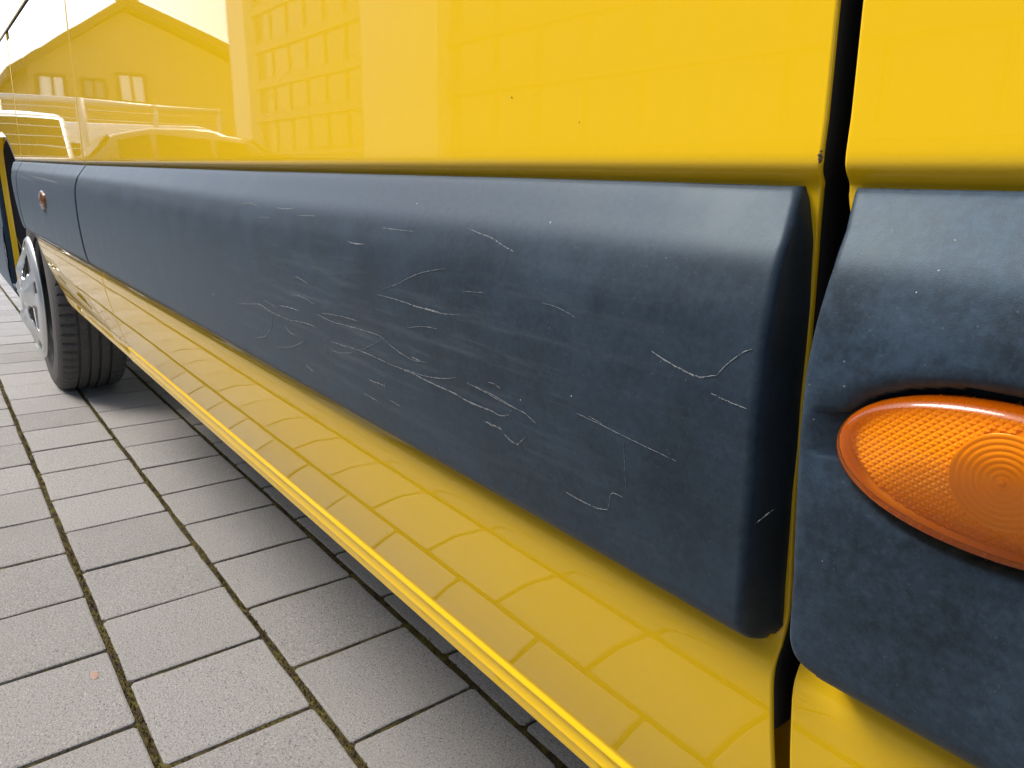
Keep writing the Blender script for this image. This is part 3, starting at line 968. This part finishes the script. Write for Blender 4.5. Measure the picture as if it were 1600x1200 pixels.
oobj("cornice", box(-40, 63.5, 21.8, 22.34, 18.6, 19.2), WALL2)
def frame(u0, u1, v0, v1, t, d0, d1, ax):
    """rectangular window frame as one ring; ax 'y' faces along y, 'x' along x"""
    outer = [(u0, v0), (u1, v0), (u1, v1), (u0, v1)]
    inner = [(u0 + t, v0 + t), (u1 - t, v0 + t), (u1 - t, v1 - t), (u0 + t, v1 - t)]
    P = lambda u, v, d: (u, d, v) if ax == 'y' else (d, u, v)
    V = [P(u, v, d) for d in (d0, d1) for ring_ in (outer, inner) for u, v in ring_]
    F = []
    for i in range(4):
        j = (i + 1) % 4
        F += [(i, j, 4 + j, 4 + i), (8 + i, 12 + i, 12 + j, 8 + j), (i, 8 + i, 8 + j, j), (4 + i, 4 + j, 12 + j, 12 + i)]
    return V, F
sc3 = lambda vf: ([(x * FB, y * FB, z * FB) for x, y, z in vf[0]], vf[1])
wm = mesh("window", *sc3(frame(-1.55, 1.55, 0, 2.0, .09, -.1, .12, 'y')), False)
wm.materials.append(plain("window_frame", (0.16, 0.16, 0.15), 0.6))
pm = mesh("pane", *sc3(box(-1.46, 1.46, -.02, .02, .09, 1.91)), False); pm.materials.append(PANE)
for k in range(6):
    for i in range(30):
        xw = -38 + i * 3.2 if i < 23 else 45.4 + (i - 23) * 3.2
        if xw > 62 or (i < 23 and xw > 34):
            continue
        w_ = bpy.data.objects.new("window", wm); C.objects.link(w_); w_.parent = off
        w_.location = (xw * FB - OX, .2 * FB, bz(3.05 + k * 2.62))
        p_ = bpy.data.objects.new("pane", pm); C.objects.link(p_); p_.parent = w_

house = thing("house", "brown gabled house with dark roof and three pale windows behind the fence", "house", (34, 6.8, 0))
def hobj(name, vf, mat, parent=None):
    return obj(name, ([Vector(p) - Vector((34, 6.8, 0)) for p in vf[0]], vf[1]), mat, parent or house, False)
gb = [(34, 3.0, 0), (34, 12.6, 0), (34, 12.6, 4.6), (34, 6.5, 6.9), (34, 3.0, 4.6)]
V = gb + [(x + 12, y, z) for x, y, z in gb]
hobj("wall", (V, [(0, 1, 2, 3, 4), (5, 9, 8, 7, 6)] + [(i, i + 5, (i + 1) % 5 + 5, (i + 1) % 5) for i in range(5)]), BRICK)
def slab(y0, z0, y1, z1, t=.35):
    v = [(x, y, z + d) for x in (33.3, 46.5) for (y, z) in ((y0, z0), (y1, z1)) for d in (0, t)]
    return v, [(0, 1, 3, 2), (4, 6, 7, 5), (0, 4, 5, 1), (2, 3, 7, 6), (0, 2, 6, 4), (1, 5, 7, 3)]
rf = hobj("roof", slab(2.3, 4.1, 6.49, 7.0), ROOF)
rf = hobj("roof", slab(6.51, 7.0, 13.3, 4.6), ROOF)
hobj("chimney", box(38, 38.8, 7.2, 8.0, 6.5, 8.2), BRICK, rf)
for (y0, y1, z0, z1, mt) in ((3.4, 4.2, 3.55, 4.25, CURTAIN), (4.85, 5.55, 3.6, 4.2, PANE), (6.15, 6.95, 3.6, 4.5, CURTAIN)):
    w_ = hobj("window", frame(y0 - .09, y1 + .09, z0 - .09, z1 + .09, .09, 33.9, 34.02, 'x'), ROOF)
    hobj("mullion", box(33.9, 34.02, (y0 + y1) / 2 - .04, (y0 + y1) / 2 + .04, z0, z1), ROOF, w_)
    hobj("pane", box(33.94, 33.98, y0, y1, z0, z1), mt, w_)
hobj("door", box(33.92, 34.02, 8.6, 9.6, 0, 2.1), DOORM)

fence = thing("wire_fence", "galvanised steel fence with wire mesh across the yard", "fence", (16, 4, 0))
def fobj(name, vf, mat=GALV):
    return obj(name, ([Vector(p) - Vector((16, 4, 0)) for p in vf[0]], vf[1]), mat, fence)
fobj("top_rail", tube([(16, .5, 2.05), (16, 4.4, 2.03)], .055))
for y in (.5, 1.9, 3.15, 4.35):
    fobj("post", tube([(16, y, 0), (16, y, 2.1)], .05 if y != 1.9 else .08))
for i in range(12):
    fobj("wire", tube([(16.0, .5, .1 + i * .165), (16.0, 4.35, .1 + i * .165)], .008, 5))
fobj("sign_plate", box(15.92, 15.94, 3.55, 3.95, 1.35, 1.7), WALL2)

def car(name, label, cat, x, y, rz, paint, L=4.3, H=1.46, wdt=.88, van_like=False):
    root = thing(name, label, cat, (x, y, 0), rz)
    if van_like:
        st = [(-L / 2, .45, .95, 1.0, .70), (-L / 2 + .05, .35, 1.05, H * .98, .78), (L / 2 - 1.6, .30, 1.05, H, .80), (L / 2 - 1.1, .28, 1.05, H * .95, .79), (L / 2 - .5, .28, 1.02, 1.04, .82), (L / 2 - .1, .30, .85, .88, .80), (L / 2, .38, .7, .72, .72)]
    else:
        st = [(-L / 2, .45, .78, .80, .70), (-L / 2 + .08, .34, .92, .96, .74), (-L / 2 + .5, .28, .95, H * .90, .66), (-L / 2 + 1.0, .25, .95, H * .985, .64), (-.1, .24, .94, H, .64), (.45, .24, .92, H * .97, .65), (1.15, .25, .90, .95, .74), (L / 2 - .35, .28, .78, .80, .72), (L / 2 - .05, .34, .62, .64, .66), (L / 2, .42, .5, .52, .6)]
    def sec(s):
        X, z0, zb, zr, wr = s
        w = wdt if abs(X) < L / 2 - (.04 if van_like else .3) else wdt * .9
        return [(X, -w * .9, z0), (X, -w, (z0 + zb) / 2), (X, -w * .97, zb), (X, -wr, zr - .03), (X, -wr * .85, zr), (X, 0, zr + .02), (X, wr * .85, zr), (X, wr, zr - .03), (X, w * .97, zb), (X, w, (z0 + zb) / 2), (X, w * .9, z0)]
    rows = [sec(s) for s in st]
    V, F = grid(rows)
    F.append(tuple(range(11))); F.append(tuple((len(rows) - 1) * 11 + i for i in range(11)))
    obj("body", (V, F), paint, root)
    def quad(a, b, c, d, o=.012):
        P = [Vector(p) for p in (a, b, c, d)]
        n_ = (P[1] - P[0]).cross(P[2] - P[0]).normalized()
        cen = sum(P, Vector()) / 4
        if n_.dot(cen - Vector((0, 0, .7))) < 0:
            n_ = -n_
        Q = [cen + (p - cen) * .88 for p in P]
        return [q + n_ * o for q in Q] + [q - n_ * .02 for q in Q], [(0, 1, 2, 3), (7, 6, 5, 4), (0, 4, 5, 1), (1, 5, 6, 2), (2, 6, 7, 3), (3, 7, 4, 0)]
    for i in range(len(rows) - 1):
        if st[i][3] - st[i][2] > .25 and st[i + 1][3] - st[i + 1][2] > .25:
            up_ = .5 if van_like else .92
            for a_, b_ in ((2, 3), (8, 7)):
                lo0, hi0, lo1, hi1 = (Vector(rows[i][a_]), Vector(rows[i][b_]), Vector(rows[i + 1][a_]), Vector(rows[i + 1][b_]))
                obj("side_window", quad(lo0, lo0.lerp(hi0, up_), lo1.lerp(hi1, up_), lo1), CARGLASS, root, False)
        d0, d1 = st[i][3] - st[i][2], st[i + 1][3] - st[i + 1][2]
        if (d0 > .25) != (d1 > .25):
            obj("windscreen", quad(rows[i][3], rows[i][7], rows[i + 1][7], rows[i + 1][3], .07), CARGLASS, root, False)
    for sx in (-L / 2 + .8, L / 2 - .85):
        for sy in (-1, 1):
            wv = [[(sx + r * math.cos(2 * math.pi * i / 24), sy * yy, .32 + r * math.sin(2 * math.pi * i / 24)) for i in range(25)] for r, yy in ((.0, wdt - .03), (.2, wdt - .03), (.21, wdt + .01), (.31, wdt + .005), (.32, wdt - .03), (.32, wdt - .2))]
            t_ = obj("wheel", grid(wv[1:]), TYRE, root)
            obj("rim", grid(wv[:2]), SILVER, t_)
    for sy in (-1, 1):
        obj("headlight", box(L / 2 - .16, L / 2 - .03, sy * .52 - .14, sy * .52 + .14, .62, .76), GALV, root, False)
        obj("tail_light", box(-L / 2 - .01, -L / 2 + .06, sy * .62 - .09, sy * .62 + .09, .72, .95), plain("tail_red", (.4, .02, .02), .3), root, False)
    return root
car("parked_van", "white delivery van parked behind the fence at its near end", "van", 19.6, 1.15, R_(180), WHITEC, 4.6, 1.98, .72, True)
car("parked_van", "wide white van with dark windows parked behind the middle of the fence", "van", 20.6, 4.3, R_(95), WHITEC, 4.7, 1.95, .92, True)
car("parked_car", "dark hatchback parked in front of the wire fence", "car", 13.2, 3.3, R_(92), DARKC, 4.0, 1.5, .84)
